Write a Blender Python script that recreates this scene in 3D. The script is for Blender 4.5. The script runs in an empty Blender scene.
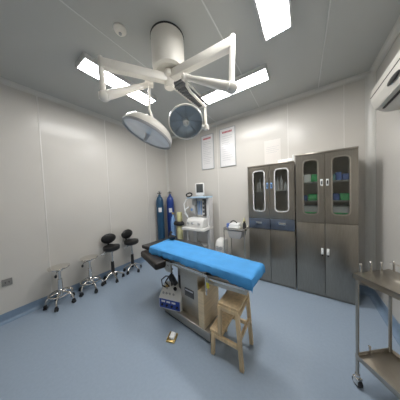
import bpy, bmesh, math, random
from mathutils import Vector, Matrix, noise
random.seed(7)
SC = bpy.context.scene
COL = SC.collection
PI = math.pi
W, H = 3.6, 2.8            # right wall, ceiling height; left wall x=0, back wall y=0
YF = -3.75                 # wall behind the camera

# ------------------------------------------------------------------ camera, world, exposure
yaw, pitch, roll = math.radians(34.045), math.radians(-2.0627), math.radians(-2.2476)
fw = Vector((-math.sin(yaw)*math.cos(pitch), math.cos(yaw)*math.cos(pitch), math.sin(pitch)))
rt = Vector((math.cos(yaw), math.sin(yaw), 0)); up = rt.cross(fw)
c_, s_ = math.cos(roll), math.sin(roll)
rt, up = rt*c_+up*s_, up*c_-rt*s_
cd = bpy.data.cameras.new('camera'); cam = bpy.data.objects.new('camera', cd); COL.objects.link(cam)
cd.sensor_width = 36; cd.sensor_fit = 'HORIZONTAL'; cd.lens = 36*154.03/400; cd.clip_start = 0.02
M3 = Matrix((rt, up, -fw)).transposed()
cam.matrix_world = Matrix.Translation((2.87625, -2.81817, 1.38395)) @ M3.to_4x4()
SC.camera = cam
wd = bpy.data.worlds.new('world'); SC.world = wd; wd.use_nodes = True
wd.node_tree.nodes['Background'].inputs[0].default_value = (.7, .75, .8, 1)
wd.node_tree.nodes['Background'].inputs[1].default_value = .05
vs = SC.view_settings
vs.view_transform = 'Standard'; vs.look = 'None'; vs.gamma = 1; vs.use_curve_mapping = False
vs.exposure = 1.45
LAMP = 15.0                # strength of the ceiling panel lights

# ------------------------------------------------------------------ materials
def mat(name, col, rough=.5, metal=0., bump=0., bscale=60., var=0., vscale=8., stretch=None, spec=.5, coat=0.):
    m = bpy.data.materials.new(name); m.use_nodes = True
    nt = m.node_tree; b = nt.nodes['Principled BSDF']
    b.inputs['Base Color'].default_value = (*col, 1)
    b.inputs['Roughness'].default_value = rough; b.inputs['Metallic'].default_value = metal
    b.inputs['Specular IOR Level'].default_value = spec
    b.inputs['Coat Weight'].default_value = coat
    if var or bump:
        tc = nt.nodes.new('ShaderNodeTexCoord'); mp = nt.nodes.new('ShaderNodeMapping')
        nt.links.new(tc.outputs['Object'], mp.inputs[0])
        if stretch: mp.inputs['Scale'].default_value = stretch
    if var:
        n = nt.nodes.new('ShaderNodeTexNoise'); n.inputs['Scale'].default_value = vscale; n.inputs['Detail'].default_value = 4
        nt.links.new(mp.outputs[0], n.inputs['Vector'])
        r = nt.nodes.new('ShaderNodeValToRGB')
        r.color_ramp.elements[0].position = .3; r.color_ramp.elements[1].position = .7
        r.color_ramp.elements[0].color = (*[max(0, x*(1-var)) for x in col], 1)
        r.color_ramp.elements[1].color = (*[min(1, x*(1+var)) for x in col], 1)
        nt.links.new(n.outputs['Fac'], r.inputs[0]); nt.links.new(r.outputs[0], b.inputs['Base Color'])
    if bump:
        n2 = nt.nodes.new('ShaderNodeTexNoise'); n2.inputs['Scale'].default_value = bscale
        nt.links.new(mp.outputs[0], n2.inputs['Vector'])
        bp = nt.nodes.new('ShaderNodeBump'); bp.inputs['Strength'].default_value = bump; bp.inputs['Distance'].default_value = .01
        nt.links.new(n2.outputs['Fac'], bp.inputs['Height']); nt.links.new(bp.outputs[0], b.inputs['Normal'])
    return m
def emit(name, col, s):
    m = bpy.data.materials.new(name); m.use_nodes = True
    b = m.node_tree.nodes['Principled BSDF']
    b.inputs['Base Color'].default_value = (.9, .9, .9, 1)
    b.inputs['Emission Color'].default_value = (*col, 1); b.inputs['Emission Strength'].default_value = s
    return m
def glass(name, tint=(.85, .9, .88), refl=.12):
    m = bpy.data.materials.new(name); m.use_nodes = True
    nt = m.node_tree; nt.nodes.clear()
    o = nt.nodes.new('ShaderNodeOutputMaterial'); mx = nt.nodes.new('ShaderNodeMixShader')
    t = nt.nodes.new('ShaderNodeBsdfTransparent'); g = nt.nodes.new('ShaderNodeBsdfGlossy'); f = nt.nodes.new('ShaderNodeFresnel')
    t.inputs[0].default_value = (*tint, 1); g.inputs['Roughness'].default_value = .05; f.inputs[0].default_value = 1.45
    nt.links.new(f.outputs[0], mx.inputs[0]); nt.links.new(t.outputs[0], mx.inputs[1]); nt.links.new(g.outputs[0], mx.inputs[2])
    nt.links.new(mx.outputs[0], o.inputs[0])
    return m
m_wall = mat('painted_panel', (.635, .612, .568), .25, var=.015, vscale=2, spec=.4)
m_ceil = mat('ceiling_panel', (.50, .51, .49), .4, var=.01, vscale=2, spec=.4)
m_seam = mat('seam', (.72, .70, .66), .3)
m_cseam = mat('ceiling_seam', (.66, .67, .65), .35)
m_alu = mat('trim_aluminium', (.66, .65, .61), .28, spec=.6)
m_floor = mat('vinyl_floor', (.30, .375, .47), .32, var=.03, vscale=45, bump=.02, bscale=180)
m_cove = mat('vinyl_cove', (.215, .30, .41), .35, var=.05, vscale=40)
m_steel = mat('brushed_steel', (.50, .465, .41), .3, 1., var=.06, vscale=14, stretch=(1, 1, 14))
m_steeld = mat('cabinet_steel', (.34, .315, .275), .28, 1., var=.07, vscale=10, stretch=(14, 14, 1))
m_chrome = mat('chrome', (.72, .70, .66), .14, 1., var=.02)
m_seat = mat('polished_steel', (.80, .77, .72), .07, 1.)
m_sock = mat('socket_grey', (.24, .235, .225), .45, var=.03)
m_blk = mat('black_vinyl', (.012, .012, .013), .38, bump=.05, bscale=90)
m_brn = mat('dark_vinyl', (.02, .016, .014), .4, bump=.05, bscale=90)
m_blkp = mat('black_plastic', (.015, .015, .016), .45, var=.1)
m_rub = mat('rubber', (.02, .02, .022), .6, var=.1)
m_white = mat('white_enamel', (.88, .85, .78), .28, var=.01)
m_whitep = mat('white_plastic', (.78, .78, .76), .4, var=.02)
m_grey = mat('grey_plastic', (.42, .43, .44), .45, var=.03)
m_lgrey = mat('light_grey_plastic', (.62, .62, .62), .42, var=.02)
m_sheet = mat('blue_sheet', (.06, .31, .68), .75, bump=.25, bscale=14, var=.06, vscale=10)
m_wood = mat('pine_wood', (.72, .55, .33), .5, var=.16, vscale=5, stretch=(8, 8, 1))
m_ply = mat('pale_wood', (.84, .69, .46), .5, var=.10, vscale=6, stretch=(1, 1, 9))
m_oxy = mat('cylinder_teal_blue', (.018, .075, .15), .32, var=.08)
m_oxy2 = mat('cylinder_royal_blue', (.012, .045, .24), .32, var=.08)
m_lblue = mat('pale_blue', (.22, .40, .72), .45, var=.06)
m_yel = mat('yellow_green', (.62, .60, .33), .45, var=.15, vscale=14)
m_blue = mat('panel_blue', (.03, .07, .36), .4, var=.05)
m_dblue = mat('drawer_blue_film', (.15, .18, .235), .25, .7, var=.25, vscale=6)
m_shelf = mat('pale_blue_shelf', (.42, .58, .72), .4, var=.04)
m_scr = mat('dark_screen', (.07, .075, .075), .25, var=.05)
m_faint = mat('faint_paper', (.70, .67, .63), .4, var=.01)
m_paper = mat('paper', (.76, .75, .745), .35, var=.01, coat=.3)
m_ink = mat('grey_ink', (.45, .46, .47), .6, var=.05)
m_red = mat('red_ink', (.50, .12, .14), .6, var=.05)
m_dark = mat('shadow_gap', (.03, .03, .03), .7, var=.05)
m_inner = mat('lightened_interior', (.60, .55, .46), .4, var=.05)  # pale non-metal tone that makes up for the little light inside the cabinets
m_green = mat('green_pack', (.10, .60, .22), .5, var=.2, vscale=30)
m_wpack = mat('white_pack', (.86, .88, .87), .5, var=.06)
m_bpack = mat('blue_pack', (.12, .20, .50), .5, var=.1)
m_tpack = mat('turquoise_pack', (.25, .50, .52), .5, var=.1)
m_brass = mat('brass', (.55, .40, .16), .35, .7, var=.12)
m_sticker = mat('yellow_sticker', (.75, .66, .06), .5, var=.05)
m_plate = mat('plate_dark', (.10, .10, .10), .4, var=.3, vscale=60)
m_label = mat('label_white', (.72, .74, .78), .5, var=.05)
m_refl = mat('lamp_reflector', (.95, .97, 1.), .2, .25, var=.04, vscale=14)
m_lens = mat('frosted_lens', (.78, .83, .88), .22, var=.06, vscale=9, coat=.5)
m_vent = mat('grille_grey', (.20, .20, .20), .55, var=.3, vscale=70)
m_acw = mat('aircon_white', (.62, .60, .55), .35, var=.02)
m_glass = glass('cabinet_glass', (.97, .98, .97))
m_cglass = glass('clear_glass', (.93, .95, .96))
m_lamp = emit('lamp_diffuser', (1., .985, .97), LAMP)

# ------------------------------------------------------------------ mesh helpers
def frame_z(d):
    d = Vector(d).normalized()
    return d.to_track_quat('Z', 'Y').to_matrix().to_4x4()
class B:
    def __init__(s): s.bm = bmesh.new()
    def merge(s, t):
        me = bpy.data.meshes.new('t'); t.to_mesh(me); t.free(); s.bm.from_mesh(me); bpy.data.meshes.remove(me); return s
    def box(s, c, size, bev=0., rot=None, seg=2):
        t = bmesh.new(); bmesh.ops.create_cube(t, size=1)
        bmesh.ops.scale(t, vec=size, verts=t.verts)
        if bev: bmesh.ops.bevel(t, geom=t.edges[:], offset=min(bev, min(size)*.49), segments=seg, profile=.5, affect='EDGES')
        m = Matrix.Translation(c)
        if rot is not None: m = m @ (rot if isinstance(rot, Matrix) else Matrix.Rotation(rot, 4, 'Z'))
        bmesh.ops.transform(t, matrix=m, verts=t.verts); return s.merge(t)
    def bx(s, x0, x1, y0, y1, z0, z1, bev=0.):
        return s.box(((x0+x1)/2, (y0+y1)/2, (z0+z1)/2), (abs(x1-x0), abs(y1-y0), abs(z1-z0)), bev)
    def beam(s, p0, p1, w, h, bev=0.):
        p0, p1 = Vector(p0), Vector(p1); d = p1-p0
        x = d.normalized(); z = Vector((0, 0, 1)); y = z.cross(x)
        if y.length < 1e-3: y = Vector((0, 1, 0))
        y.normalize(); z = x.cross(y)
        r = Matrix((x, y, z)).transposed().to_4x4()
        return s.box((p0+p1)/2, (d.length, w, h), bev, r)
    def cyl(s, p0, p1, r0, r1=None, seg=20, bev=0.):
        p0, p1 = Vector(p0), Vector(p1); d = p1-p0; t = bmesh.new()
        bmesh.ops.create_cone(t, cap_ends=True, segments=seg, radius1=r0, radius2=r0 if r1 is None else r1, depth=d.length)
        if bev:
            ed = [e for e in t.edges if abs(e.verts[0].co.z-e.verts[1].co.z) < 1e-6]
            bmesh.ops.bevel(t, geom=ed, offset=bev, segments=2, affect='EDGES')
        bmesh.ops.transform(t, matrix=Matrix.Translation((p0+p1)/2) @ frame_z(d), verts=t.verts); return s.merge(t)
    def ball(s, c, r, rot=None, seg=20):
        t = bmesh.new(); bmesh.ops.create_uvsphere(t, u_segments=seg, v_segments=seg//2+2, radius=1)
        r = (r, r, r) if isinstance(r, (int, float)) else r
        bmesh.ops.scale(t, vec=r, verts=t.verts)
        m = Matrix.Translation(c)
        if rot is not None: m = m @ rot
        bmesh.ops.transform(t, matrix=m, verts=t.verts); return s.merge(t)
    def tube(s, pts, r, seg=10, closed=False):
        P = [Vector(p) for p in pts]; t = bmesh.new(); rings = []; n = len(P); ref = None
        for i, p in enumerate(P):
            a = P[(i-1) % n] if (closed or i) else p; b = P[(i+1) % n] if (closed or i < n-1) else p
            d = (b-a).normalized()
            if ref is None: ref = d.orthogonal().normalized()
            x = (ref-d*ref.dot(d)).normalized(); y = d.cross(x); ref = x
            rr = r[i] if isinstance(r, (list, tuple)) else r
            rings.append([t.verts.new(p+x*math.cos(q)*rr+y*math.sin(q)*rr) for q in [2*PI*k/seg for k in range(seg)]])
        for i in range(n if closed else n-1):
            A, Bq = rings[i], rings[(i+1) % n]
            for k in range(seg): t.faces.new((A[k], A[(k+1) % seg], Bq[(k+1) % seg], Bq[k]))
        if not closed: t.faces.new(rings[0][::-1]); t.faces.new(rings[-1])
        return s.merge(t)
    def lathe(s, prof, seg=32, m=None, caps=True):
        t = bmesh.new(); rings = []
        for r, z in prof:
            if r < 1e-6: rings.append([t.verts.new((0, 0, z))])
            else: rings.append([t.verts.new((r*math.cos(2*PI*k/seg), r*math.sin(2*PI*k/seg), z)) for k in range(seg)])
        for A, Q in zip(rings, rings[1:]):
            for k in range(seg):
                j = (k+1) % seg
                if len(A) == 1 and len(Q) > 1: t.faces.new((A[0], Q[j], Q[k]))
                elif len(Q) == 1 and len(A) > 1: t.faces.new((A[k], A[j], Q[0]))
                elif len(A) > 1: t.faces.new((A[k], A[j], Q[j], Q[k]))
        if caps:
            for R in (rings[0], rings[-1]):
                if len(R) > 1: t.faces.new(R)
        bmesh.ops.recalc_face_normals(t, faces=t.faces[:])
        if m is not None: bmesh.ops.transform(t, matrix=m, verts=t.verts)
        return s.merge(t)
    def prism(s, poly, z0, z1, m=None, bev=0.):
        """polygon in XY pulled from z0 to z1"""
        t = bmesh.new(); a = [t.verts.new((x, y, z0)) for x, y in poly]; f = t.faces.new(a)
        e = bmesh.ops.extrude_face_region(t, geom=[f]); vv = [v for v in e['geom'] if isinstance(v, bmesh.types.BMVert)]
        bmesh.ops.translate(t, vec=(0, 0, z1-z0), verts=vv)
        bmesh.ops.recalc_face_normals(t, faces=t.faces[:])
        if bev: bmesh.ops.bevel(t, geom=t.edges[:], offset=bev, segments=3, profile=.5, affect='EDGES')
        if m is not None: bmesh.ops.transform(t, matrix=m, verts=t.verts)
        return s.merge(t)
    def ring_frame(s, x0, x1, z0, z1, ix0, ix1, iz0, iz1, rad, y0, y1, outer_rad=None, k=6):
        """plate in XZ from y0 to y1 with a rounded window"""
        t = bmesh.new()
        def rr(a0, a1, b0, b1, r):
            L = []
            for cx, cz, st in ((a1-r, b1-r, 0), (a0+r, b1-r, 1), (a0+r, b0+r, 2), (a1-r, b0+r, 3)):
                for i in range(k+1):
                    q = (st+i/k)*PI/2; L.append((cx+r*math.cos(q), cz+r*math.sin(q)))
            return L
        inn = rr(ix0, ix1, iz0, iz1, rad); out = rr(x0, x1, z0, z1, outer_rad or .0005)
        V = [[t.verts.new((x, y, z)) for x, z in L] for L in (out, inn) for y in (y0, y1)]
        n = len(inn)
        for i in range(n):
            j = (i+1) % n
            of, ob, nf, nb = V
            for q in ((of[i], of[j], nf[j], nf[i]), (ob[i], nb[i], nb[j], ob[j]), (nf[i], nf[j], nb[j], nb[i]), (of[i], ob[i], ob[j], of[j])): t.faces.new(q)
        bmesh.ops.recalc_face_normals(t, faces=t.faces[:]); return s.merge(t)
    def build(s, name, m, parent=None, world=True, smooth=True):
        me = bpy.data.meshes.new(name); s.bm.to_mesh(me); s.bm.free()
        if smooth and len(me.polygons):
            me.shade_smooth(); me.set_sharp_from_angle(angle=math.radians(38))
        me.materials.append(m)
        o = bpy.data.objects.new(name, me); COL.objects.link(o)
        if parent is not None:
            o.parent = parent
            if world:
                t = parent; mw = Matrix.Identity(4)
                while t: mw = t.matrix_basis @ mw; t = t.parent
                me.transform(mw.inverted())
        return o
def tag(o, label, cat, group=None):
    o['label'] = label; o['category'] = cat
    if group: o['group'] = group
    return o
def thing(name, label, cat, loc=(0, 0, 0), rz=0., group=None):
    o = bpy.data.objects.new(name, None); COL.objects.link(o); o.empty_display_size = .1
    o.location = loc; o.rotation_euler = (0, 0, rz); return tag(o, label, cat, group)
def recenter(o):
    """origin of a one-mesh thing to the middle of its base"""
    vs_ = [v.co for v in o.data.vertices]
    c = Vector(((min(v.x for v in vs_)+max(v.x for v in vs_))/2, (min(v.y for v in vs_)+max(v.y for v in vs_))/2, min(v.z for v in vs_)))
    o.data.transform(Matrix.Translation(-c)); o.location = c; return o
def struct(o): o['kind'] = 'structure'; return o
def dup(o, parent=None):
    c = o.copy(); COL.objects.link(c)
    if parent is not None: c.parent = parent
    for ch in list(o.children): dup(ch, c)
    return c

# ------------------------------------------------------------------ room shell
struct(B().bx(-.1, W+.1, YF-.1, .1, -.1, 0).build('floor', m_floor))
struct(B().bx(-.1, W+.1, YF-.1, .1, H, H+.1).build('ceiling', m_ceil))
struct(B().bx(-.1, 0, YF-.1, .1, 0, H).build('wall_left', m_wall))
struct(B().bx(0, W, 0, .1, 0, H).build('wall_back', m_wall))
struct(B().bx(W, W+.1, YF-.1, .1, 0, H).build('wall_right', m_wall))
struct(B().bx(0, W, YF-.1, YF, 0, H).build('wall_front', m_wall))
# vinyl coved up the foot of each wall
def cove(name, p0, p1, nrm):
    p0, p1, nrm = Vector(p0), Vector(p1), Vector(nrm); t = B(); prof = [(.001, .105), (.004, .105)]
    prof += [(.004+.03*(1-math.cos(q)), .034-.03*math.sin(q)) for q in [PI/2*k/6 for k in range(7)]] + [(.05, .0035), (.052, .0005), (.001, .0005)]
    a = [t.bm.verts.new(p0+nrm*d+Vector((0, 0, z))) for d, z in prof]; b = [t.bm.verts.new(p1+nrm*d+Vector((0, 0, z))) for d, z in prof]
    n = len(prof)
    for i in range(n): t.bm.faces.new((a[i], a[(i+1) % n], b[(i+1) % n], b[i]))
    t.bm.faces.new(a); t.bm.faces.new(b[::-1]); bmesh.ops.recalc_face_normals(t.bm, faces=t.bm.faces[:])
    return struct(t.build(name, m_cove))
cove('baseboard_left', (0, YF, 0), (0, 0, 0), (1, 0, 0)); cove('baseboard_back', (0, 0, 0), (W, 0, 0), (0, -1, 0))
cove('baseboard_right', (W, 0, 0), (W, YF, 0), (-1, 0, 0)); cove('baseboard_front', (W, YF, 0), (0, YF, 0), (0, 1, 0))
# rounded aluminium trims in the corners
def fillet(p0, p1, n1, n2, r, i):
    p0, p1, n1, n2 = map(Vector, (p0, p1, n1, n2)); t = B()
    prof = [Vector((0, 0, 0))+n1*.001+n2*.001, n1*r*1.25+n2*.001, n1*r*1.25+n2*.004] + [n1*r*(1-math.sin(q))+n2*r*(1-math.cos(q)) + (n1+n2)*.003 for q in [PI/2*k/8 for k in range(9)]] + [n2*r*1.25+n1*.004, n2*r*1.25+n1*.001]
    a = [t.bm.verts.new(p0+d) for d in prof]; b = [t.bm.verts.new(p1+d) for d in prof]; n = len(prof)
    for k in range(n): t.bm.faces.new((a[k], a[(k+1) % n], b[(k+1) % n], b[k]))
    t.bm.faces.new(a); t.bm.faces.new(b[::-1]); bmesh.ops.recalc_face_normals(t.bm, faces=t.bm.faces[:])
    struct(t.build('trim_%d' % i, m_alu))
X, Y, Z = Vector((1, 0, 0)), Vector((0, 1, 0)), Vector((0, 0, 1))
fillet((0, 0, .1), (0, 0, H), X, -Y, .035, 1); fillet((W, 0, .1), (W, 0, H), -Y, -X, .06, 2)
fillet((0, YF, H), (0, 0, H), X, -Z, .04, 3); fillet((0, 0, H), (W, 0, H), -Y, -Z, .04, 4); fillet((W, 0, H), (W, YF, H), -X, -Z, .04, 5)
k = 6
for y in (-2.27, -1.45, -.62, -3.1):
    struct(B().bx(0, .003, y-.007, y+.007, .105, H-.05, .001).build('trim_%d' % k, m_seam)); k += 1
for x in (.62, 1.44, 2.68, 3.33):
    struct(B().bx(x-.006, x+.006, -.003, 0, .105, H-.05, .001).build('trim_%d' % k, m_seam)); k += 1
for y in (-.72, -1.6, -2.5):
    struct(B().bx(W-.003, W, y-.006, y+.006, .105, H-.05, .001).build('trim_%d' % k, m_seam)); k += 1
for x in (1.46, 2.277, 3.06):
    struct(B().bx(x-.005, x+.005, YF, -.05, H-.003, H, .001).build('trim_%d' % k, m_cseam)); k += 1

# ------------------------------------------------------------------ ceiling panel lights
def panel_light(x0, x1, y0, y1, label):
    t = thing('ceiling_light', label, 'light', ((x0+x1)/2, (y0+y1)/2, H), 0, 'lit ceiling panel lights')
    b = B(); e = .014
    for q in ((x0-e, x0, y0-e, y1+e), (x1, x1+e, y0-e, y1+e), (x0, x1, y0-e, y0), (x0, x1, y1, y1+e)): b.bx(*q, H-.05, H, .002)
    b.build('frame', m_lgrey, t)
    B().bx(x0, x1, y0, y1, H-.044, H-.03).build('diffuser', m_lamp, t)
panel_light(.935, 1.125, -2.13, -1.27, 'long lit panel light on the ceiling nearest the left wall, behind the white swing arm')
panel_light(1.69, 2.535, -.92, -.725, 'long lit panel light on the ceiling running parallel to the back wall')
panel_light(2.61, 2.80, -2.11, -1.26, 'lit ceiling panel light cut off by the top of the picture, nearest the cabinets')
t = thing('ceiling_grille', 'grey unlit ceiling panel with white frame between lamp mount and back wall', 'grille', (1.58, -1.05, H))
b = B(); x0, x1, y0, y1 = 1.49, 1.665, -1.42, -.68
for q in ((x0-.02, x0, y0-.02, y1+.02), (x1, x1+.02, y0-.02, y1+.02), (x0, x1, y0-.02, y0), (x0, x1, y1, y1+.02)): b.bx(*q, H-.022, H, .003)
b.build('frame', m_white, t)
b = B().bx(x0, x1, y0, y1, H-.008, H-.002)
for i in range(18): b.bx(x0, x1, y0+.02+i*.0405, y0+.035+i*.0405, H-.018, H-.008)
b.build('louvre', m_vent, t)
# smoke detector
t = thing('smoke_detector', 'small round white smoke detector on the ceiling left of the lamp mount', 'smoke detector', (1.611, -2.047, H))
B().lathe([(.05, H), (.05, H-.012), (.043, H-.02), (.03, H-.034), (0, H-.036)], 24, Matrix.Translation((1.611, -2.047, 0))).build('housing', m_white, t)
B().cyl((1.611, -2.047, H-.044), (1.611, -2.047, H-.036), .012, seg=12).build('sensor', m_grey, t)

# ------------------------------------------------------------------ surgical light
HX, HY = 1.868, -1.752
t = thing('surgical_light', 'white two-headed surgical light with jointed swing arms hanging from a drum on the ceiling', 'surgical light', (HX, HY, H))
TR = Matrix.Translation((HX, HY, 0))
B().lathe([(.150, H), (.150, H-.012), (.147, H-.013)], 40, TR).build('ceiling_flange', m_dark, t)
B().lathe([(.147, H-.012), (.145, H-.25), (.134, H-.283), (.108, H-.292), (.10, H-.282), (.0, H-.28)], 40, TR).build('canopy', m_white, t)
b = B().cyl((HX, HY, H-.27), (HX, HY, 2.40), .04, seg=24).cyl((HX, HY, 2.5), (HX, HY, 2.45), .058, seg=24, bev=.006).cyl((HX, HY, 2.4), (HX, HY, 2.365), .046, seg=24, bev=.008)
b.build('hub', m_white, t)
RE, LE = Vector((2.46, -1.70, 2.47)), Vector((1.56, -2.195, 2.445))
b = B().beam((HX, HY, 2.47), RE, .062, .075, .012)
b.cyl(RE+Vector((0, 0, .055)), Vector((2.452, -1.728, 2.13)), .021, seg=16, bev=.004); b.build('arm', m_white, t)
b = B().beam((HX, HY, 2.445), LE, .062, .075, .012)
b.cyl(LE+Vector((0, 0, .055)), Vector((1.572, -2.193, 2.17)), .021, seg=16, bev=.004); b.build('arm', m_white, t)
# spring arms
RL0, RL1 = Vector((2.452, -1.728, 2.145)), Vector((2.07, -1.757, 2.37))
LL0, LL1 = Vector((1.575, -2.19, 2.19)), Vector((1.70, -1.845, 2.42))
def spring(p, q):
    b = B(); d = q-p; v = [p, p+d*.2, p+d*.55, p+d*.9, q]
    b.tube(v, [.036, .034, .028, .022, .024], 14); b.ball(p, .041).ball(q, .032)
    for s in (p, q): b.cyl(s+Vector((-.02, -.03, 0)), s+Vector((.02, .03, 0)), .026, seg=16)
    b.build('spring_arm', m_white, t)
spring(RL0, RL1); spring(LL0, LL1)
def lamp_head(c, n, R, dome, yoke_pts, hand, sm):
    n = Vector(n).normalized(); m = Matrix.Translation(c) @ frame_z(-n)      # local -Z is the lit face
    h = B().lathe([(R, 0), (R*1.005, R*.10), (R*.98, R*.2), (R*.86, dome*.62), (R*.6, dome*.88), (R*.3, dome*.98), (0, dome)], 40, m, False).build('lamp_head', m_white, t)
    B().lathe([(R*1.02, -.012), (R*1.025, .006), (R*.955, .006), (R*.955, -.012), (R*1.02, -.012)], 40, m, False).build('rim', m_white if sm else m_grey, h)
    B().lathe([(R*.955, .004), (R*.8, R*.2), (R*.5, R*.34), (R*.16, R*.38), (R*.15, R*.2), (0, R*.2)], 24, m, False).build('reflector', m_refl, h)
    b = B()
    for q in range(8 if sm else 12):
        a = 2*PI*q/(8 if sm else 12)
        b.cyl(m @ Vector((R*.2*math.cos(a), R*.2*math.sin(a), R*.3)), m @ Vector((R*.9*math.cos(a), R*.9*math.sin(a), R*.09)), .004, seg=6)
    b.build('facet_ribs', m_lgrey, h)
    B().lathe([(0, -.002), (R*.95, -.002), (R*.95, .001), (0, .001)], 40, m).build('glass_face', m_cglass if sm else m_lens, h)
    b = B().lathe([(.0, -hand), (.012, -hand), (.017, -hand+.01), (.014, -hand*.4), (.018, -.01), (.03, -.004), (.03, R*.24), (0, R*.24)], 18, m); b.build('handle', m_whitep if sm else m_lgrey, h)
    b = B().tube(yoke_pts, .0115, 10); b.ball(yoke_pts[-1], .02); b.build('yoke', m_white, t)
    if not sm:
        b = B()
        for q in (0, 1, 2):
            a = 2*PI*q/3+.5; b.beam(m @ Vector((0, 0, dome*.99)), m @ Vector((R*.55*math.cos(a), R*.55*math.sin(a), dome*.93)), .022, .012, .003)
        b.cyl(m @ Vector((0, 0, dome*.9)), m @ Vector((0, 0, dome*1.12)), .03, seg=16); b.build('top_bracket', m_white, h)
# big head: tipped to the picture's left, seen from the side
cL = Vector((1.668, -1.862, 1.965)); nL = Vector((0, 0, -1))*.90-rt*.40-fw*.14
topL = cL - nL.normalized()*.14
lamp_head(cL, nL, .228, .125, [LL1, LL1+Vector((0, 0, -.05)), Vector((1.69, -1.85, 2.2)), topL], .07, False)
cR = Vector((1.975, -1.665, 2.055)); nR = (Vector((2.876, -2.818, 1.384))-cR).normalized()*.85+Vector((0, 0, -1))*.55+rt*.03
nRn = nR.normalized(); side = rt - nRn*rt.dot(nRn); side.normalize()
p1 = cR+side*.185
lamp_head(cR, nR, .158, .125, [RL1, RL1+Vector((0, 0, -.07)), RL1+rt*.03+Vector((0, 0, -.12)), p1+Vector((0, 0, .14)), p1+Vector((0, 0, .02)), p1-Vector((0, 0, .045))], .05, True)
b = B().cyl(p1-Vector((0, 0, .045))-side*.04, p1-Vector((0, 0, .045))+side*.02, .018, seg=14).box(p1-Vector((0, 0, .05)), (.045, .045, .05), .008)
b.build('yoke_joint', m_white, t)

# ------------------------------------------------------------------ air conditioner
ZA = 2.075
t = thing('air_conditioner', 'white wall-mounted split air conditioner high on the right wall', 'air conditioner', (W, -1.1, ZA))
prof = [(0, 0), (0, .27), (-.035, .285), (-.12, .272), (-.175, .235), (-.185, .18), (-.18, .11), (-.155, .05), (-.10, .012), (-.06, 0)]
mx = Matrix(((1, 0, 0, W), (0, 0, -1, -.63), (0, 1, 0, ZA), (0, 0, 0, 1)))
B().prism(prof, 0, .92, mx, .004).build('body', m_acw, t)
B().bx(W-.1855, W-.180, -1.54, -.64, ZA+.155, ZA+.161).build('panel_groove', m_dark, t)
B().ball((W-.174, -1.06, ZA+.098), (.012, .10, .022)).build('display_window', m_blkp, t)
B().beam((W-.118, -1.5, ZA+.022), (W-.118, -.7, ZA+.022), .016, .012, .003).build('outlet_slot', m_dark, t)
B().beam((W-.142, -1.5, ZA+.036), (W-.142, -.7, ZA+.036), .03, .008, .003).build('louvre', m_acw, t)

# ------------------------------------------------------------------ posters, paper, socket
def poster(x0, x1, z0, z1, label, lines, red):
    t = thing('framed_notice', label, 'notice', ((x0+x1)/2, 0, z0))
    b = B(); e = .012
    for q in ((x0, x0+e, z0, z1), (x1-e, x1, z0, z1), (x0, x1, z0, z0+e), (x0, x1, z1-e, z1)): b.bx(q[0], q[1], -.018, -.001, q[2], q[3], .002)
    b.build('frame', m_grey, t)
    B().bx(x0+.01, x1-.01, -.010, -.002, z0+.01, z1-.01).build('sheet', m_paper, t)
    b = B(); n = 7; w = (x1-x0)*.62/n
    for i in range(n):
        xx = x0+(x1-x0)*.19+i*w
        b.bx(xx, xx+w*.8, -.0125, -.010, z1-.095, z1-.06)
    b.build('heading', m_red if red else m_ink, t)
    b = B(); rnd = random.Random(int(x0*100))
    for i in range(lines):
        z = z1-.15-i*(z1-z0-.24)/lines
        b.bx(x0+.05, x0+.05+(x1-x0-.1)*rnd.uniform(.55, 1), -.0118, -.010, z-.005, z)
    b.build('text_lines', m_ink, t)
poster(1.065, 1.365, 1.905, 2.62, 'left framed white notice on the back wall, beside the small lamp head', 13, True)
poster(1.505, 1.83, 1.905, 2.645, 'right framed white notice on the back wall with a red heading, nearer the cabinets', 12, True)
t = thing('paper_notice', 'faint white paper sheet on the back wall above the shorter cabinet', 'notice', (2.45, 0, 1.75))
B().bx(2.33, 2.575, -.004, -.0005, 1.75, 2.235).build('sheet', m_faint, t)
b = B()
for i in range(4): b.bx(2.36, 2.36+.19-.03*(i % 2), -.0052, -.004, 2.12-i*.03, 2.124-i*.03)
b.build('text_lines', m_ink, t)
t = thing('wall_socket', 'grey square wall socket low on the left wall', 'socket', (0, -2.637, .42))
B().bx(0, .01, -2.677, -2.597, .415, .493, .004).build('plate', m_sock, t)
for dy in (-.014, .014): B().bx(.0095, .0115, -2.637+dy-.003, -2.637+dy+.003, .446, .462).build('slot', m_dark, t)

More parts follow.
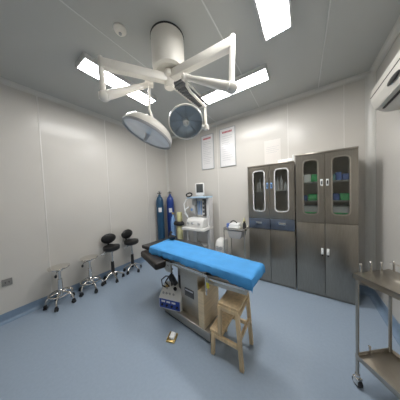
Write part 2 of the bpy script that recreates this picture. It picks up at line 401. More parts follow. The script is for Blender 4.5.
# ------------------------------------------------------------------ steel cabinets
def cabinet(x0, x1, h, label, drawers, y0=-.3675, yb=-.006):
    t = thing('steel_cabinet', label, 'cabinet', ((x0+x1)/2, (yb+y0)/2, 0))
    T = .016; zs = .82 if drawers else .965
    zt = .99 if drawers else .965
    b = B().bx(x0, x0+T, y0+.018, yb, .0, h).bx(x1-T, x1, y0+.018, yb, .0, h).bx(x0, x1, yb-.01, yb, .03, h)
    B().bx(x0+T, x1-T, yb-.016, yb-.0101, zt+.01, h-.024).build('lightened_back', m_inner, t)  # added panels, paler than the steel to brighten the shaded inside
    for xx in (x0+T+.002, x1-T-.002): B().bx(xx-.0015, xx+.0015, y0+.03, yb-.017, zt+.01, h-.024).build('lightened_side', m_inner, t)
    b.bx(x0, x1, y0+.002, yb, h-.022, h, .002).bx(x0+T, x1-T, y0+.02, yb, .03, .05).bx(x0+T, x1-T, y0+.03, y0+.045, 0, .05)
    b.bx(x0+T, x1-T, y0+.02, yb, zt-.01, zt+.008)
    if drawers: b.bx(x0+T, x1-T, y0+.02, yb, zs-.01, zs+.008)
    b.build('body', m_steeld, t)
    xm = (x0+x1)/2
    for lev in (1.245, 1.49) if not drawers else (1.40,):
        B().bx(x0+T+.004, x1-T-.004, y0+.03, yb-.017, lev-.012, lev, .002).build('shelf', m_alu, t)  # shelves also kept paler than the steel to lighten the interior
    for sgn, a, c in ((-1, x0+.003, xm-.002), (1, xm+.002, x1-.003)):
        z0, z1 = zt+.004, h-.026
        w = c-a; m = w*.22; wx0, wx1 = a+m, c-m
        if sgn < 0: wx0 += .012; wx1 += .006
        wz0, wz1 = z0+.10, z1-.06
        d = B().ring_frame(a, c, z0, z1, wx0, wx1, wz0, wz1, .05, y0, y0+.017).build('glass_door', m_steeld, t)
        B().ring_frame(wx0-.006, wx1+.006, wz0-.006, wz1+.006, wx0+.009, wx1-.009, wz0+.009, wz1-.009, .042, y0-.005, y0+.006, .055).build('gasket', m_lgrey if drawers else m_steel, d)
        B().bx(wx0-.005, wx1+.005, y0+.009, y0+.013, wz0-.005, wz1+.005).build('window_pane', m_glass, d)
        hx = (xm-.028 if sgn < 0 else xm+.028)
        B().bx(hx-.013, hx+.013, y0-.012, y0, 1.43, 1.515, .004).build('handle', m_lblue if drawers else m_wpack, d)
        B().bx(hx-.006, hx+.006, y0-.019, y0-.010, 1.45, 1.495, .003).build('latch', m_blkp, d)
        if drawers:
            dr = B().bx(a, c, y0, y0+.30, zs+.006, zt-.004, .003).build('drawer', m_dblue, t)
            B().bx((a+c)/2-.045, (a+c)/2+.045, y0-.012, y0-.002, (zs+zt)/2+.0, (zs+zt)/2+.028, .004).build('handle', m_chrome, dr)
        ld = B().bx(a, c, y0, y0+.017, .045, zs-.004, .003).build('door', m_steeld, t)
        if not drawers:
            B().bx(hx-.013, hx+.013, y0-.012, y0, .565, .645, .004).build('handle', m_wpack, ld)
            B().bx(hx-.006, hx+.006, y0-.019, y0-.010, .545, .565, .003).build('keyhole', m_blkp, ld)
    return t
cabinet(2.142, 2.772, 1.79, 'shorter stainless steel cabinet with two blue-tinted drawers between glass and solid doors', True)
cabinet(2.786, 3.392, 1.858, 'taller stainless steel cabinet without drawers, next to the right wall corner', False)
# bottles in the shorter cabinet
def bottle_at(x, y, z, r, h, m, label, grp):
    o = thing('bottle', label, 'bottle', (x, y, z), 0, grp)
    B().lathe([(0, 0), (r, 0), (r, h*.62), (r*.9, h*.7), (r*.4, h*.8), (r*.38, h*.92), (0, h*.92)], 16, Matrix.Translation((x, y, z))).build('bottle_body', m, o)
    B().cyl((x, y, z+h*.9), (x, y, z+h), r*.45, seg=12).build('stopper', m_lgrey, o)
zsh = 1.40
lb = [(2.265, 'left'), (2.30, ''), (2.355, ''), (2.55, ''), (2.60, ''), (2.655, '')]
names = ['clear bottle at the left end behind the left window of the shorter cabinet', 'clear bottle second from left behind the left window of the shorter cabinet', 'clear bottle at the right end behind the left window of the shorter cabinet',
         'clear bottle at the left end behind the right window of the shorter cabinet', 'clear bottle in the middle behind the right window of the shorter cabinet', 'white bottle at the right end behind the right window of the shorter cabinet']
for i, (x, _) in enumerate(lb):
    bottle_at(x, -.23-.02*(i % 2), zsh, .021, [.14, .19, .16, .2, .22, .13][i], m_lgrey if i < 5 else m_wpack, names[i], 'bottles in the shorter cabinet')
o = tag(recenter(B().bx(2.24, 2.30, -.28, -.2, .999, 1.13, .006).build('carton', m_wpack)), 'white carton low behind left window of the shorter cabinet', 'carton')
# packs in the taller cabinet
def pack(x0, x1, z, h, m, label, y=-.335, dep=.15, side=None):
    o = thing('pack', label, 'pack', ((x0+x1)/2, y+dep/2, z), 0, 'packs in the taller cabinet')
    B().bx(x0, x1, y, y+dep, z, z+h, .012).build('wrapper', m, o)
    if side: B().bx(x0-.001, x1+.001, y-.001, y+dep*.99, z+h*.30, z+h*.62, .002).build('band', side, o)
for a in ((2.865, 2.955, 1.491, .10, m_wpack, 'white pack on the top shelf behind the left window of the taller cabinet'),
          (2.96, 3.05, 1.491, .095, m_green, 'green pack on the top shelf behind the left window of the taller cabinet'),
          (2.87, 2.915, 1.246, .07, m_bpack, 'blue pack on the middle shelf behind the left window of the taller cabinet'),
          (2.92, 3.05, 1.246, .085, m_green, 'green pack on the middle shelf behind the left window of the taller cabinet'),
          (3.145, 3.20, 1.491, .075, m_tpack, 'turquoise pack on the top shelf behind right window of the taller cabinet'),
          (3.205, 3.255, 1.491, .10, m_bpack, 'tall blue pack on the top shelf behind the right window of the taller cabinet'),
          (3.26, 3.33, 1.491, .075, m_bpack, 'low blue pack on the top shelf, at right window edge of the taller cabinet'),
          (3.15, 3.235, 1.246, .085, m_bpack, 'blue pack on the middle shelf behind the right window of the taller cabinet'),
          (3.24, 3.335, 1.246, .085, m_green, 'green pack on the middle shelf behind the right window of the taller cabinet')): pack(*a)
pack(2.865, 3.045, .974, .20, m_wpack, 'large white and green pack at the bottom behind the left window of the taller cabinet', side=m_green)
pack(3.145, 3.335, .974, .20, m_wpack, 'large white and green pack at the bottom behind the right window of the taller cabinet', side=m_green)
tag(recenter(B().bx(2.57, 2.745, -.33, -.27, 1.7905, 1.835, .006).build('flat_box', m_wpack)), 'slim white box lying on top of the shorter cabinet', 'box')
o = tag(recenter(B().bx(2.752, 2.768, -.34, -.30, 1.7905, 1.875, .003).build('small_bottle', m_wpack)), 'tiny white upright bottle at the right end of the shorter cabinet top', 'bottle')

# ------------------------------------------------------------------ rolling stools and chairs
def caster_at(b_f, b_w, x, y, a, r=.023):
    d = Vector((math.cos(a), math.sin(a), 0)); n = Vector((-d.y, d.x, 0)); p = Vector((x, y, r))
    for s in (-1, 1): b_w.cyl(p+n*(s*.006), p+n*(s*.017), r, seg=18, bev=.004)
    b_f.cyl(p-n*.018, p+n*.018, .007, seg=10); b_f.box(p+Vector((0, 0, r+.004)), (.034, .03, .014), .004, a); b_f.cyl(p+Vector((0, 0, r)), p+Vector((0, 0, r+.028)), .006, seg=8)
def add_casters(t, R, n, a0):
    for k in range(n):
        a = a0+2*PI*k/n; f, w = B(), B(); caster_at(f, w, R*math.cos(a), R*math.sin(a), a+1.1*k)
        c = f.build('caster', m_blkp, t, False); w.build('wheel', m_rub, c, False)
def make_stool():
    t = thing('rolling_stool', '', 'stool', (0, 0, 0), 0, 'round steel rolling stools')
    h = .51
    B().lathe([(0, h-.028), (.05, h-.028), (.06, h-.02), (.108, h-.022), (.115, h-.012), (.113, h-.003), (.104, h), (.05, h-.003), (0, h-.004)], 40).build('seat', m_seat, t, False)
    b = B().cyl((0, 0, h-.03), (0, 0, h-.06), .04, seg=20, bev=.004).cyl((0, 0, .33), (0, 0, h-.05), .017, seg=16).cyl((0, 0, .12), (0, 0, .345), .026, seg=18, bev=.004); b.build('column', m_chrome, t, False)
    l = B().tube([(.03, 0, h-.05), (.09, .0, h-.055), (.105, 0, h-.075)], .006, 8).build('lever', m_chrome, t, False)
    B().ball((.108, 0, h-.088), (.014, .014, .022)).build('knob', m_blkp, l, False)
    for k in range(5):
        a = 2*PI*k/5; c, s = math.cos(a), math.sin(a)
        B().tube([(r*c, r*s, z) for r, z in ((.015, .150), (.05, .165), (.10, .150), (.135, .115), (.152, .068))], .0115, 10).build('leg', m_chrome, t, False)
    B().tube([(.122*math.cos(2*PI*k/32), .122*math.sin(2*PI*k/32), .152) for k in range(32)], .009, 8, True).build('foot_ring', m_chrome, t, False)
    add_casters(t, .152, 5, 0)
    return t
st = make_stool(); st.location = (.185, -2.22, 0); st.rotation_euler.z = -.55
st['label'] = 'round steel rolling stool nearest the wall socket, leftmost in the row along the left wall'
s2 = dup(st); s2.location = (.185, -1.875, 0); s2.rotation_euler.z = -1.2
s2['label'] = 'round steel rolling stool next to the black chairs, along the left wall'
def make_chair():
    t = thing('rolling_chair', '', 'chair', (0, 0, 0), 0, 'black rolling chairs with backrests')
    h = .59
    B().lathe([(0, h-.085), (.10, h-.083), (.124, h-.065), (.128, h-.03), (.122, h-.010), (.095, h-.002), (.05, h), (0, h)], 36, Matrix.Scale(1.0, 4)).build('seat', m_blk, t, False)
    bk = B().ball((-.112, 0, h+.098), (.036, .118, .085), seg=28).build('backrest', m_blk, t, False)
    B().tube([(-.02, 0, h-.08), (-.10, 0, h-.08), (-.145, 0, h-.05), (-.155, 0, h+.05), (-.14, 0, h+.11)], .012, 10).build('back_bracket', m_blkp, t, False)
    b = B().cyl((0, 0, .30), (0, 0, h-.07), .014, seg=16).box((0, 0, h-.085), (.12, .1, .025), .006); b.build('piston', m_chrome, t, False)
    B().cyl((0, 0, .12), (0, 0, .315), .027, .024, seg=18, bev=.004).build('piston_sleeve', m_blkp, t, False)
    l = B().tube([(0, 0, h-.085), (.02, -.10, h-.09), (.03, -.135, h-.10)], .006, 8).build('lever', m_chrome, t, False)
    B().box((.03, -.145, h-.105), (.03, .05, .016), .006).build('paddle', m_grey, l, False)
    for k in range(5):
        a = 2*PI*k/5; c, s = math.cos(a), math.sin(a)
        B().tube([(r*c, r*s, z) for r, z in ((.015, .125), (.06, .115), (.11, .085), (.152, .062))], [.018, .016, .013, .011], 10).build('leg', m_chrome, t, False)
    add_casters(t, .152, 5, 0)
    return t
ch = make_chair(); ch.location = (.185, -1.545, 0); ch.rotation_euler.z = -.12
ch['label'] = 'black padded rolling chair with backrest next to the steel stools'
c2 = dup(ch); c2.location = (.185, -1.185, 0); c2.rotation_euler.z = .1
c2['label'] = 'black padded rolling chair with backrest nearest the operating table and gas cylinders'

# ------------------------------------------------------------------ gas cylinders
def gas(x, y, r, h, m, label, lz):
    t = thing('gas_cylinder', label, 'gas cylinder', (x, y, 0), 0)
    T = Matrix.Translation((x, y, 0))
    B().lathe([(0, 0), (r*.9, 0), (r, .015), (r, h*.86), (r*.95, h*.90), (r*.80, h*.935), (r*.55, h*.96), (r*.36, h*.97), (r*.34, h), (0, h)], 32, T).build('tank', m, t)
    v = B().cyl((x, y, h-.01), (x, y, h+.06), .016, seg=14).cyl((x-.04, y-.03, h+.03), (x+.035, y+.025, h+.03), .011, seg=10).build('valve', m_plate, t)
    B().lathe([(0, h+.06), (.03, h+.06), (.034, h+.07), (.03, h+.08), (0, h+.08)], 16, T).build('handwheel', m_grey, v)
    n = Vector((2.876-x, -2.818-y, 0)).normalized(); a = math.atan2(n.y, n.x); b = B()
    for j in range(6):
        q = a-.45+.9*j/6; q2 = a-.45+.9*(j+1)/6; rr = r+.0015
        f = [b.bm.verts.new((x+rr*math.cos(w), y+rr*math.sin(w), z)) for w, z in ((q, lz), (q2, lz), (q2, lz+.1), (q, lz+.1))]; b.bm.faces.new(f)
    b.build('paper_label', m_label, t)
gas(.125, -.40, .082, 1.42, m_oxy, 'tall dark teal-blue gas cylinder against the left wall', 1.02)
gas(.215, -.16, .086, 1.42, m_oxy2, 'tall royal blue gas cylinder in the room corner by the back wall', .99)
t = thing('small_gas_cylinder', 'short pale blue gas cylinder between the royal blue cylinder and the yellowish canister', 'gas cylinder', (.44, -.32, 0))
B().lathe([(0, 0), (.052, 0), (.055, .02), (.055, .80), (.04, .88), (.018, .93), (.018, .96), (0, .96)], 24, Matrix.Translation((.44, -.32, 0))).build('tank', m_lblue, t)
B().cyl((.44, -.32, .955), (.44, -.32, 1.01), .014, seg=12).cyl((.43, -.34, .985), (.48, -.30, .985), .01, seg=10).build('valve', m_brass, t)
t = thing('absorber_canister', 'yellowish upright canister with black rubber fittings beside the anaesthesia machine', 'canister', (.645, -.33, 0))
T = Matrix.Translation((.645, -.33, 0))
B().lathe([(0, 0), (.09, 0), (.09, .025), (.025, .03), (.025, .42), (0, .42)], 24, T).build('stand', m_chrome, t)
B().lathe([(0, .42), (.055, .42), (.062, .44), (.062, .72), (.05, .74), (0, .74)], 24, T).build('lower_canister', m_yel, t)
B().lathe([(0, .82), (.05, .82), (.058, .84), (.058, 1.0), (.045, 1.02), (0, 1.02)], 24, T).build('upper_canister', m_yel, t)
b = B().lathe([(0, .735), (.085, .74), (.09, .76), (.085, .8), (.06, .825), (0, .825)], 24, T)
b.cyl((.57, -.38, .775), (.545, -.40, .765), .03, seg=14).ball((.74, -.36, .78), (.05, .04, .035)).ball((.60, -.41, .80), (.04, .03, .04)); b.build('rubber_fitting', m_rub, t)

# ------------------------------------------------------------------ anaesthesia machine
t = thing('anaesthesia_machine', 'pale grey anaesthesia machine on wheels against the back wall', 'medical machine', (1.1, -.3, 0))
b = B().bx(.86, 1.36, -.48, -.10, .07, .12, .012).bx(.90, 1.0, -.2, -.1, .12, 1.30, .006)
b.bx(1.285, 1.352, -.26, -.1, .12, 1.33, .012).bx(.90, 1.3, -.14, -.1, .12, 1.30, .004); b.build('body', m_lgrey, t)
b = B().bx(.905, .93, -.42, -.39, .12, .70, .004).bx(.98, 1.25, -.42, -.12, .12, .37, .012); b.build('lower_frame', m_lgrey, t)
B().bx(.99, 1.24, -.424, -.418, .26, .35, .002).build('drawer_front', m_whitep, t)
B().bx(.83, 1.355, -.50, -.1, .69, .745, .015).build('work_shelf', m_whitep, t)
B().prism([(-.46, .745), (-.43, .88), (-.38, .92), (-.12, .92), (-.12, .745)], .92, 1.31, Matrix(((0, 0, 1, 0), (1, 0, 0, 0), (0, 1, 0, 0), (0, 0, 0, 1))), .008).build('control_box', m_whitep, t)
b = B()
for x in (.98, 1.08, 1.23): b.cyl((x, -.452, .83), (x, -.475, .835), .02, seg=14)
b.build('knobs', m_grey, t)
b = B().bx(1.03, 1.19, -.20, -.14, .93, 1.29, .005); b.build('flow_meter_panel', m_whitep, t)
b = B()
for x in (1.06, 1.10, 1.14): b.cyl((x, -.21, .97), (x, -.21, 1.25), .009, seg=10)
b.build('flow_tubes', m_lblue, t)
b = B().bx(1.20, 1.262, -.26, -.16, .95, 1.29, .008); b.build('dark_bellows_housing', m_plate, t)
b = B()
for z in (1.0, 1.08, 1.16, 1.24): b.cyl((1.23, -.265, z), (1.23, -.29, z), .018, seg=12)
b.build('vaporiser_knobs', m_lgrey, t)
b = B().bx(.93, 1.02, -.28, -.15, 1.0, 1.16, .01).cyl((.955, -.29, 1.08), (.955, -.275, 1.08), .035, seg=18); b.build('gauge_box', m_lgrey, t)
B().cyl((.955, -.296, 1.08), (.955, -.29, 1.08), .028, seg=18).build('gauge_face', m_lblue, t)
b = B().bx(.90, 1.355, -.38, -.1, 1.31, 1.345, .012); b.build('top_shelf', m_shelf, t)
b = B().tube([(.89, -.35, .93), (.84, -.38, 1.05), (.83, -.38, 1.2), (.87, -.35, 1.29), (.90, -.32, 1.31)], .014, 10).tube([(.9, -.36, .92), (.87, -.42, 1.02), (.90, -.42, 1.10), (.93, -.36, 1.14)], .012, 10); b.build('clear_hose', m_wpack, t)
b = B()
for x in (.89, 1.33):
    for y in (-.45, -.14): b.cyl((x, y, .035), (x+.02, y, .035), .035, seg=16).cyl((x+.01, y, .035), (x+.01, y, .075), .008, seg=8)
b.build('casters', m_rub, t)
b = B().tube([(.955+.07*math.cos(q), -.36+.02*math.sin(q), 1.385+.036*math.sin(q)) for q in [2*PI*k/24 for k in range(24)]], .014, 8, True)
b.cyl((.955, -.355, 1.345), (.955, -.355, 1.362), .01, seg=8)
tag(recenter(b.build('breathing_hose', m_blkp)), 'coiled black breathing hose ring on the left of the anaesthesia machine top shelf', 'hose')
t = thing('monitor', 'small white patient monitor with dark screen on top of the anaesthesia machine', 'monitor', (1.155, -.26, 1.3455), .5)
B().bx(-.085, .085, -.04, .05, .03, .262, .01).build('case', m_whitep, t, False)
B().bx(-.05, .05, -.03, .04, 0, .034, .004).build('foot', m_lgrey, t, False)
B().bx(-.066, .066, -.0435, -.039, .075, .245, .003).build('screen', m_scr, t, False)

# ------------------------------------------------------------------ suction unit and instrument cart
t = thing('suction_unit', 'low white suction machine with two round dials on the floor behind the operating table', 'medical machine', (1.64, -.35, 0))
B().prism([(-.42, 0.03), (-.42, .46), (-.38, .535), (-.32, .56), (-.2, .56), (-.2, .03)], 1.545, 1.70, Matrix(((0, 0, 1, 0), (1, 0, 0, 0), (0, 1, 0, 0), (0, 0, 0, 1))), .015).build('housing', m_whitep, t)
b = B()
for x in (1.588, 1.66): b.cyl((x, -.418, .43), (x, -.44, .43), .032, seg=18, bev=.004)
b.build('dials', m_grey, t)
b = B()
for x in (1.57, 1.675):
    for y in (-.39, -.23): b.cyl((x, y, 0), (x, y, .035), .018, seg=10)
b.build('feet', m_rub, t)
cx0, cx1, cy0, cy1 = 1.735, 2.085, -.43, -.13
t = thing('instrument_cart', 'chrome instrument cart with blue-grey basin and cluttered top beside the shorter cabinet', 'cart', (1.91, -.28, 0))
for x in (cx0, cx1):
    for y in (cy0, cy1):
        l = B().cyl((x, y, .05), (x, y, .80), .010, seg=12).build('leg', m_chrome, t)
        B().cyl((x-.01, y, .025), (x+.01, y, .025), .025, seg=14).build('caster', m_rub, l)
b = B().bx(cx0, cx1, cy0, cy1, .765, .782, .003); b.build('top_tray', m_chrome, t)
b = B()
for y in (cy0, cy1): b.cyl((cx0, y, .80), (cx1, y, .80), .007, seg=8)
for x in (cx0, cx1): b.cyl((x, cy0, .80), (x, cy1, .80), .007, seg=8)
b.build('guard_rail', m_chrome, t)
B().bx(cx0, cx1, cy0, cy1, .2, .215, .003).build('lower_shelf', m_steel, t)
B().prism([(cx0+.05, .755), (cx1-.035, .755), (cx1-.075, .63), (cx0+.09, .63)], .14, .42, Matrix(((1, 0, 0, 0), (0, 0, -1, 0), (0, 1, 0, 0), (0, 0, 0, 1))), .012).build('basin', m_tpack if False else m_grey, t)
def onc(name, cat, label, fn, m):
    b = B(); fn(b); return tag(recenter(b.build(name, m)), label, cat)
onc('towel_stack', 'towel', 'folded white towels in the middle of the instrument cart top', lambda b: (b.bx(1.80, 1.98, -.40, -.2, .7825, .83, .012), b.bx(1.81, 1.97, -.39, -.21, .8305, .866, .012)), m_wpack)
onc('tube_coil', 'tube', 'dark curved tube lying over the white towels on the instrument cart', lambda b: b.tube([(1.80+.12*q, -.30, .872+.035*math.sin(q*PI)) for q in [k/10 for k in range(11)]], .009, 8), m_blkp)
onc('small_carton', 'carton', 'small blue carton at the left end of the instrument cart top', lambda b: b.bx(1.75, 1.795, -.36, -.28, .7825, .86, .004), m_bpack)
onc('black_flask', 'flask', 'small black flask at the right end of the instrument cart top', lambda b: b.lathe([(0, .7825), (.026, .7825), (.026, .87), (.014, .89), (.014, .91), (0, .91)], 16, Matrix.Translation((2.05, -.31, 0))), m_blkp)
onc('yellow_bottle', 'bottle', 'small yellowish bottle behind the black flask on the instrument cart', lambda b: b.lathe([(0, .7825), (.024, .7825), (.024, .90), (.012, .92), (.012, .945), (0, .945)], 16, Matrix.Translation((2.02, -.22, 0))), m_yel)

# ------------------------------------------------------------------ operating table
FL, BL, BR, FR = Vector((1.275, -1.60, .75)), Vector((1.245, -1.225, .75)), Vector((2.572, -1.425, .752)), Vector((2.545, -1.70, .748))
def bil(u, v):
    return (FL*(1-u)+FR*u)*(1-v)+(BL*(1-u)+BR*u)*v
t = thing('operating_table', 'steel operating table with black padding, wide plinth and column in the middle of the room', 'operating table', (1.85, -1.45, 0))
ry = -.087
R4 = Matrix.Translation((1.82, -1.46, 0)) @ Matrix.Rotation(ry, 4, 'Z')
def lb(b, x0, x1, y0, y1, z0, z1, bev=0.):
    c = R4 @ Vector(((x0+x1)/2, (y0+y1)/2, (z0+z1)/2)); return b.box(c, (x1-x0, y1-y0, z1-z0), bev, ry)
b = B(); lb(b, -.345, .345, -.175, .19, .022, .105, .006); b.build('base_plinth', m_steel, t)
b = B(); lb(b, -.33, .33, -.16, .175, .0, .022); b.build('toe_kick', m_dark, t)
b = B(); lb(b, -.085, .165, -.115, .14, .105, .60, .006); b.build('column', m_steel, t)
b = B(); lb(b, -.175, -.085, -.07, .11, .105, .58, .004); b.build('side_housing', m_steel, t)
b = B(); lb(b, -.155, -.09, -.078, -.068, .27, .46, .002); b.build('dark_opening', m_dark, t)
b = B(); lb(b, -.02, .11, -.119, -.114, .30, .385, .001); b.build('name_plate', m_plate, t)
b = B(); lb(b, -.01, .10, -.1205, -.1185, .36, .375, .0005); b.build('plate_text', m_label, t)
# table top frame: head/back section, then leg section
b = B(); lb(b, -.42, .31, -.155, .17, .60, .69, .005); b.build('back_frame', m_steel, t)
# gusset under the head end
b = B().prism([(-.42, .61), (-.20, .61), (-.20, .50), (-.28, .50)], .130, .15, R4 @ Matrix(((1, 0, 0, 0), (0, 0, -1, 0), (0, 1, 0, 0), (0, 0, 0, 1)))); b.build('gusset', m_steel, t)
b = B().beam((2.135, -1.645, .603), (2.505, -1.690, .645), .018, .075, .004).beam((2.14, -1.42, .603), (2.525, -1.45, .645), .018, .075, .004)
b.beam((2.50, -1.685, .645), (2.52, -1.45, .645), .018, .06, .004).beam((2.14, -1.54, .64), (2.50, -1.57, .665), .24, .03, .004); b.build('leg_frame', m_steel, t)
b = B().beam((2.15, -1.666, .622), (2.50, -1.710, .662), .008, .022, .002)
for q in (0, 1): b.cyl((2.2+.26*q, -1.65-.032*q, .628+.03*q), (2.2+.26*q, -1.672-.032*q, .628+.03*q), .006, seg=8)
b.build('side_rail', m_chrome, t)
b = B().beam((1.46, -1.615, .655), (2.10, -1.672, .655), .008, .022, .002)
for q in (0, 1): b.cyl((1.55+.45*q, -1.60-.045*q, .655), (1.55+.45*q, -1.63-.04*q, .655), .006, seg=8)
b.build('side_rail', m_chrome, t)
b = B().bx(2.132, 2.142, -1.685, -1.672, .475, .665, .002).bx(2.118, 2.156, -1.69, -1.665, .645, .67, .003); b.build('rail_post', m_chrome, t)
B().bx(2.143, 2.172, -1.689, -1.684, .548, .598, .001).build('sticker', m_sticker, t)
pts = [(1.06, -1.575), (1.30, -1.597), (2.535, -1.685), (2.56, -1.425), (1.9, -1.28), (1.72, -1.12), (1.11, -1.115)]
b = B().prism(pts, .69, .738, None, .012); b.build('mattress', m_blk, t)
pv = (Vector((1.60, -1.72, 0))-Vector((1.115, -1.56, 0))); pa = math.atan2(pv.y, pv.x)
b = B().box((1.352, -1.638, .636), (pv.length, .13, .085), .026, pa, 3); b.build('arm_board', m_brn, t)
b = B().cyl((1.42, -1.64, .55), (1.42, -1.64, .61), .016, seg=12).beam((1.42, -1.64, .56), (1.47, -1.55, .63), .03, .02, .004); b.build('arm_board_clamp', m_steel, t)
# blue sheet
def sheet():
    t = B(); nu, nv = 96, 44; hemf, hemb, hl, hr = .075, .05, .03, .07; L, Wd = 1.31, .36
    V = []
    for i in range(nu+1):
        a = -hl+(L+hl+hr)*i/nu; row = []
        for j in range(nv+1):
            c = -hemf+(Wd+hemf+hemb)*j/nv
            ua, vc = min(max(a, 0), L), min(max(c, 0), Wd)
            oa, oc = a-ua, c-vc
            p = bil(ua/L, vc/Wd); dr = math.hypot(oa, oc) if (oa and oc) else abs(oa)+abs(oc)
            w = noise.noise(Vector((a*7, c*9, 1.3))); w2 = noise.noise(Vector((a*22, c*5, 4.1)))
            n2 = noise.noise(Vector((a*3.1+5, c*3.3, .3)))
            k = min(1, dr/.05)
            dirv = Vector((oa, oc, 0))
            if dirv.length > 0: dirv.normalize()
            # drape hangs just outside the padding
            p = p + dirv*(.004+.012*k + k*(.010*w2+.008*w))
            hem = 1+.25*n2+.12*w2
            edge = min(min(ua, L-ua), min(vc, Wd-vc))
            p.z -= dr*hem
            p.z += (.0035*w+.002*w2) if dr == 0 else .001*w
            if dr == 0 and edge < .012: p.z -= (.012-edge)*.35
            row.append(t.bm.verts.new(p+Vector((0, 0, .0065))))
        V.append(row)
    for i in range(nu):
        for j in range(nv): t.bm.faces.new((V[i][j], V[i+1][j], V[i+1][j+1], V[i][j+1]))
    return t
o = sheet().build('surgical_sheet', m_sheet)
for p in o.data.polygons: p.use_smooth = True
md = o.modifiers.new('thick', 'SOLIDIFY'); md.thickness = .003; md.offset = 1
recenter(o); tag(o, 'bright blue cloth sheet spread over the operating table', 'sheet')
t = thing('head_rest', 'small black padded head rest on the far left corner of the blue sheet', 'head rest', (1.325, -1.265, .760))
b = B().ball((1.325, -1.265, .793), (.055, .045, .033)); b.build('cushion', m_blk, t)
b = B().tube([(1.295, -1.255, .80), (1.275, -1.25, .835), (1.285, -1.24, .862), (1.30, -1.24, .85)], [.022, .02, .018, .016], 10).tube([(1.345, -1.285, .80), (1.375, -1.28, .815), (1.385, -1.26, .80)], .018, 10); b.build('strap', m_rub, t)

# ------------------------------------------------------------------ electrosurgical box on the plinth
c0 = R4 @ Vector((-.215, -.125, .1055))
t = thing('electrosurgical_unit', 'white and blue electrosurgical unit with knobs sitting on the table plinth', 'medical device', c0, ry+.32); t.scale = (1.2, 1.0, 1.2)
mb = Matrix(((0, 0, 1, 0), (1, 0, 0, 0), (0, 1, 0, 0), (0, 0, 0, 1)))
B().prism([(-.075, .0), (-.075, .10), (.045, .19), (.075, .19), (.075, 0)], -.115, .115, mb, .004).build('case', m_whitep, t, False)
fp = B().bx(-.108, .108, -.079, -.074, .008, .092, .001).build('front_panel', m_blue, t, False)
for i in range(4): B().cyl((-.08+.053*i, -.079, .038), (-.08+.053*i, -.088, .038), .011, seg=12).build('jack', m_blkp, fp, False)
b = B()
for i in range(3): b.bx(-.085+.055*i, -.045+.055*i, -.0805, -.079, .064, .08)
b.build('panel_marks', m_label, fp, False)
sl = Vector((0, .12, .09)).normalized(); nn = Vector((0, -.09, .12)).normalized()
b = B()
for i, (x, s) in enumerate(((-.08, .3), (-.045, .3), (-.01, .3), (.03, .3), (-.06, .62))):
    p = Vector((x, -.075, .10))+sl*(.15*s); b.cyl(p, p+nn*.014, .009, seg=12)
b.build('knobs', m_grey, t, False)
p = Vector((.03, -.075, .10))+sl*.1
B().cyl(p, p+nn*.016, .017, seg=14).build('dial', m_blkp, t, False)
p = Vector((-.065, -.075, .10))+sl*.11
B().cyl(p, p+nn*.02, .013, seg=14).build('brass_knob', m_brass, t, False)
W0 = lambda x, y, z: R4 @ Vector((x, y, z))
b = B()
b.tube([W0(-.30, -.14, .29), W0(-.345, -.17, .32), W0(-.36, -.165, .38), W0(-.31, -.14, .43), W0(-.25, -.13, .44), W0(-.2, -.11, .40)], .007, 8)
b.tube([W0(-.27, -.12, .30), W0(-.31, -.15, .36), W0(-.27, -.14, .42), W0(-.215, -.12, .49), W0(-.225, -.13, .55), W0(-.25, -.15, .585)], .008, 8)
b.tube([W0(-.25, -.10, .30), W0(-.235, -.12, .40), W0(-.19, -.11, .44), W0(-.17, -.085, .36)], .009, 8)
b.tube([W0(-.235, -.13, .50), W0(-.21, -.12, .53), W0(-.245, -.14, .57)], .013, 8)
b.ball(W0(-.23, -.115, .42), (.042, .03, .05)).ball(W0(-.20, -.10, .37), (.035, .025, .04))
b.build('cables', m_blkp, t)

# ------------------------------------------------------------------ plywood slab, step stool, pedal
c0 = R4 @ Vector((.245, -.04, .1055))
t = thing('wooden_slab', 'thick pale wooden board standing upright on the table plinth beside the column', 'board', c0, ry)
b = B()
for i in range(2): b.box((-.0178+.0356*i, 0, .178), (.035, .26, .355), .002)
b.build('plank', m_ply, t, False)
t = thing('step_stool', 'two-step light pine wooden step stool under the foot end of the operating table', 'step stool', (2.34, -1.585, 0))
yf, yb = -1.715, -1.455
def bar(name, p, q, w, h, m=m_wood): B().beam(p, q, w, h, .003).build(name, m, t)
B().box((2.362, -1.59, .475), (.18, .262, .022), .004).build('top_step', m_wood, t)
B().box((2.245, -1.585, .212), (.12, .275, .022), .004).build('lower_step', m_wood, t)
for y in (yf, yb):
    bar('rear_leg', (2.462, y, 0.001), (2.435, y, .466), .026, .032)
    bar('front_leg', (2.205, y, 0.001), (2.215, y, .201), .026, .032)
    bar('upright', (2.282, y, .223), (2.285, y, .466), .026, .030)
    bar('side_rail', (2.20, y, .180), (2.45, y, .180), .022, .034)
    bar('top_rail', (2.30, y, .448), (2.425, y, .448), .022, .034)
bar('stretcher', (2.448, yf, .235), (2.448, yb, .235), .022, .030)
bar('stretcher', (2.437, yf, .42), (2.437, yb, .42), .022, .030)
bar('stretcher', (2.21, yf, .16), (2.21, yb, .16), .022, .030)
t = thing('foot_switch', 'small brass foot switch with white pedal lying on the floor in front of the table', 'foot switch', (1.80, -1.80, 0), .35)
B().box((0, 0, .008), (.085, .10, .016), .004).build('base', m_brass, t, False)
B().box((.005, 0, .028), (.05, .065, .022), .006, Matrix.Rotation(.25, 4, 'Y')).build('pedal', m_wpack, t, False)
B().bx(-.037, -.028, -.04, .04, .012, .034, .002).build('heel_plate', m_brass, t, False)

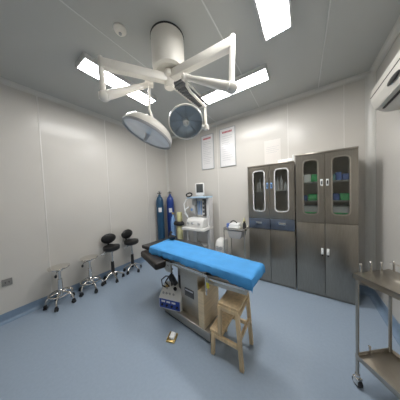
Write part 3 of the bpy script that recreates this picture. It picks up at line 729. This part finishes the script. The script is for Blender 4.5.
# ------------------------------------------------------------------ steel trolley at the right
ang = math.radians(40)
t = thing('steel_trolley', 'stainless steel two-tier trolley with peg rail at the right edge beside the taller cabinet', 'trolley', (3.166, -1.372, 0), ang)
tw, tl = .27, .34                                   # short side along local x, long side along local -y
def tb(b, x0, x1, y0, y1, z0, z1, bev=0.): return b.bx(x0, x1, y0, y1, z0, z1, bev)
b = tb(B(), -.012, tw+.012, -tl-.012, .012, .788, .80, .002)
for q in ((-.012, -.006, -tl-.012, .012), (tw+.006, tw+.012, -tl-.012, .012), (-.012, tw+.012, .006, .012), (-.012, tw+.012, -tl-.012, -tl-.006)): tb(b, *q, .765, .80)
b.build('top_shelf', m_steel, t, False)
b = tb(B(), -.004, tw+.004, -tl-.004, .004, .198, .21, .002)
for q in ((-.004, .0, -tl-.004, .004), (tw, tw+.004, -tl-.004, .004), (0, tw, 0, .004), (0, tw, -tl-.004, -tl)): tb(b, *q, .198, .232)
b.build('lower_shelf', m_steel, t, False)
for x in (0, tw):
    for y in (0, -tl):
        sx, sy = (1 if x == 0 else -1), (1 if y else -1)
        x_, y_ = x+.004*sx, y+.004*sy
        l = B().cyl((x_, y_, .085), (x_, y_, .79), .0095, seg=14).build('leg', m_steel, t, False)
        b = B().cyl((x_, y_, .06), (x_, y_, .088), .014, seg=12).bx(x_-.018, x_+.018, y_-.020, y_+.020, .05, .064, .003)
        for s in (-1, 1): b.bx(x_+s*.016-.002, x_+s*.016+.002, y_-.016, y_+.016, .02, .055)
        b.build('caster_fork', m_chrome, l, False)
        B().cyl((x_-.012, y_, .03), (x_+.012, y_, .03), .03, seg=18, bev=.004).build('wheel', m_rub, l, False)
for (x, y, h) in ((.035, 0, .062), (.115, 0, .066), (.2, 0, .06), (tw, -.02, .066), (tw, -.13, .066), (tw, -.24, .066)):
    B().cyl((x, y, .80), (x, y, .80+h), .0055, seg=10).ball((x, y, .80+h), .008, seg=12).build('peg', m_chrome, t, False)
b = B().cyl((tw, .0, .852), (tw, -tl, .852), .004, seg=8); b.build('guard_rail', m_chrome, t, False)
B().cyl((.10, -.005, .21), (.10, -.005, .27), .006, seg=10).ball((.10, -.005, .27), .009, seg=12).build('peg', m_chrome, t, False)
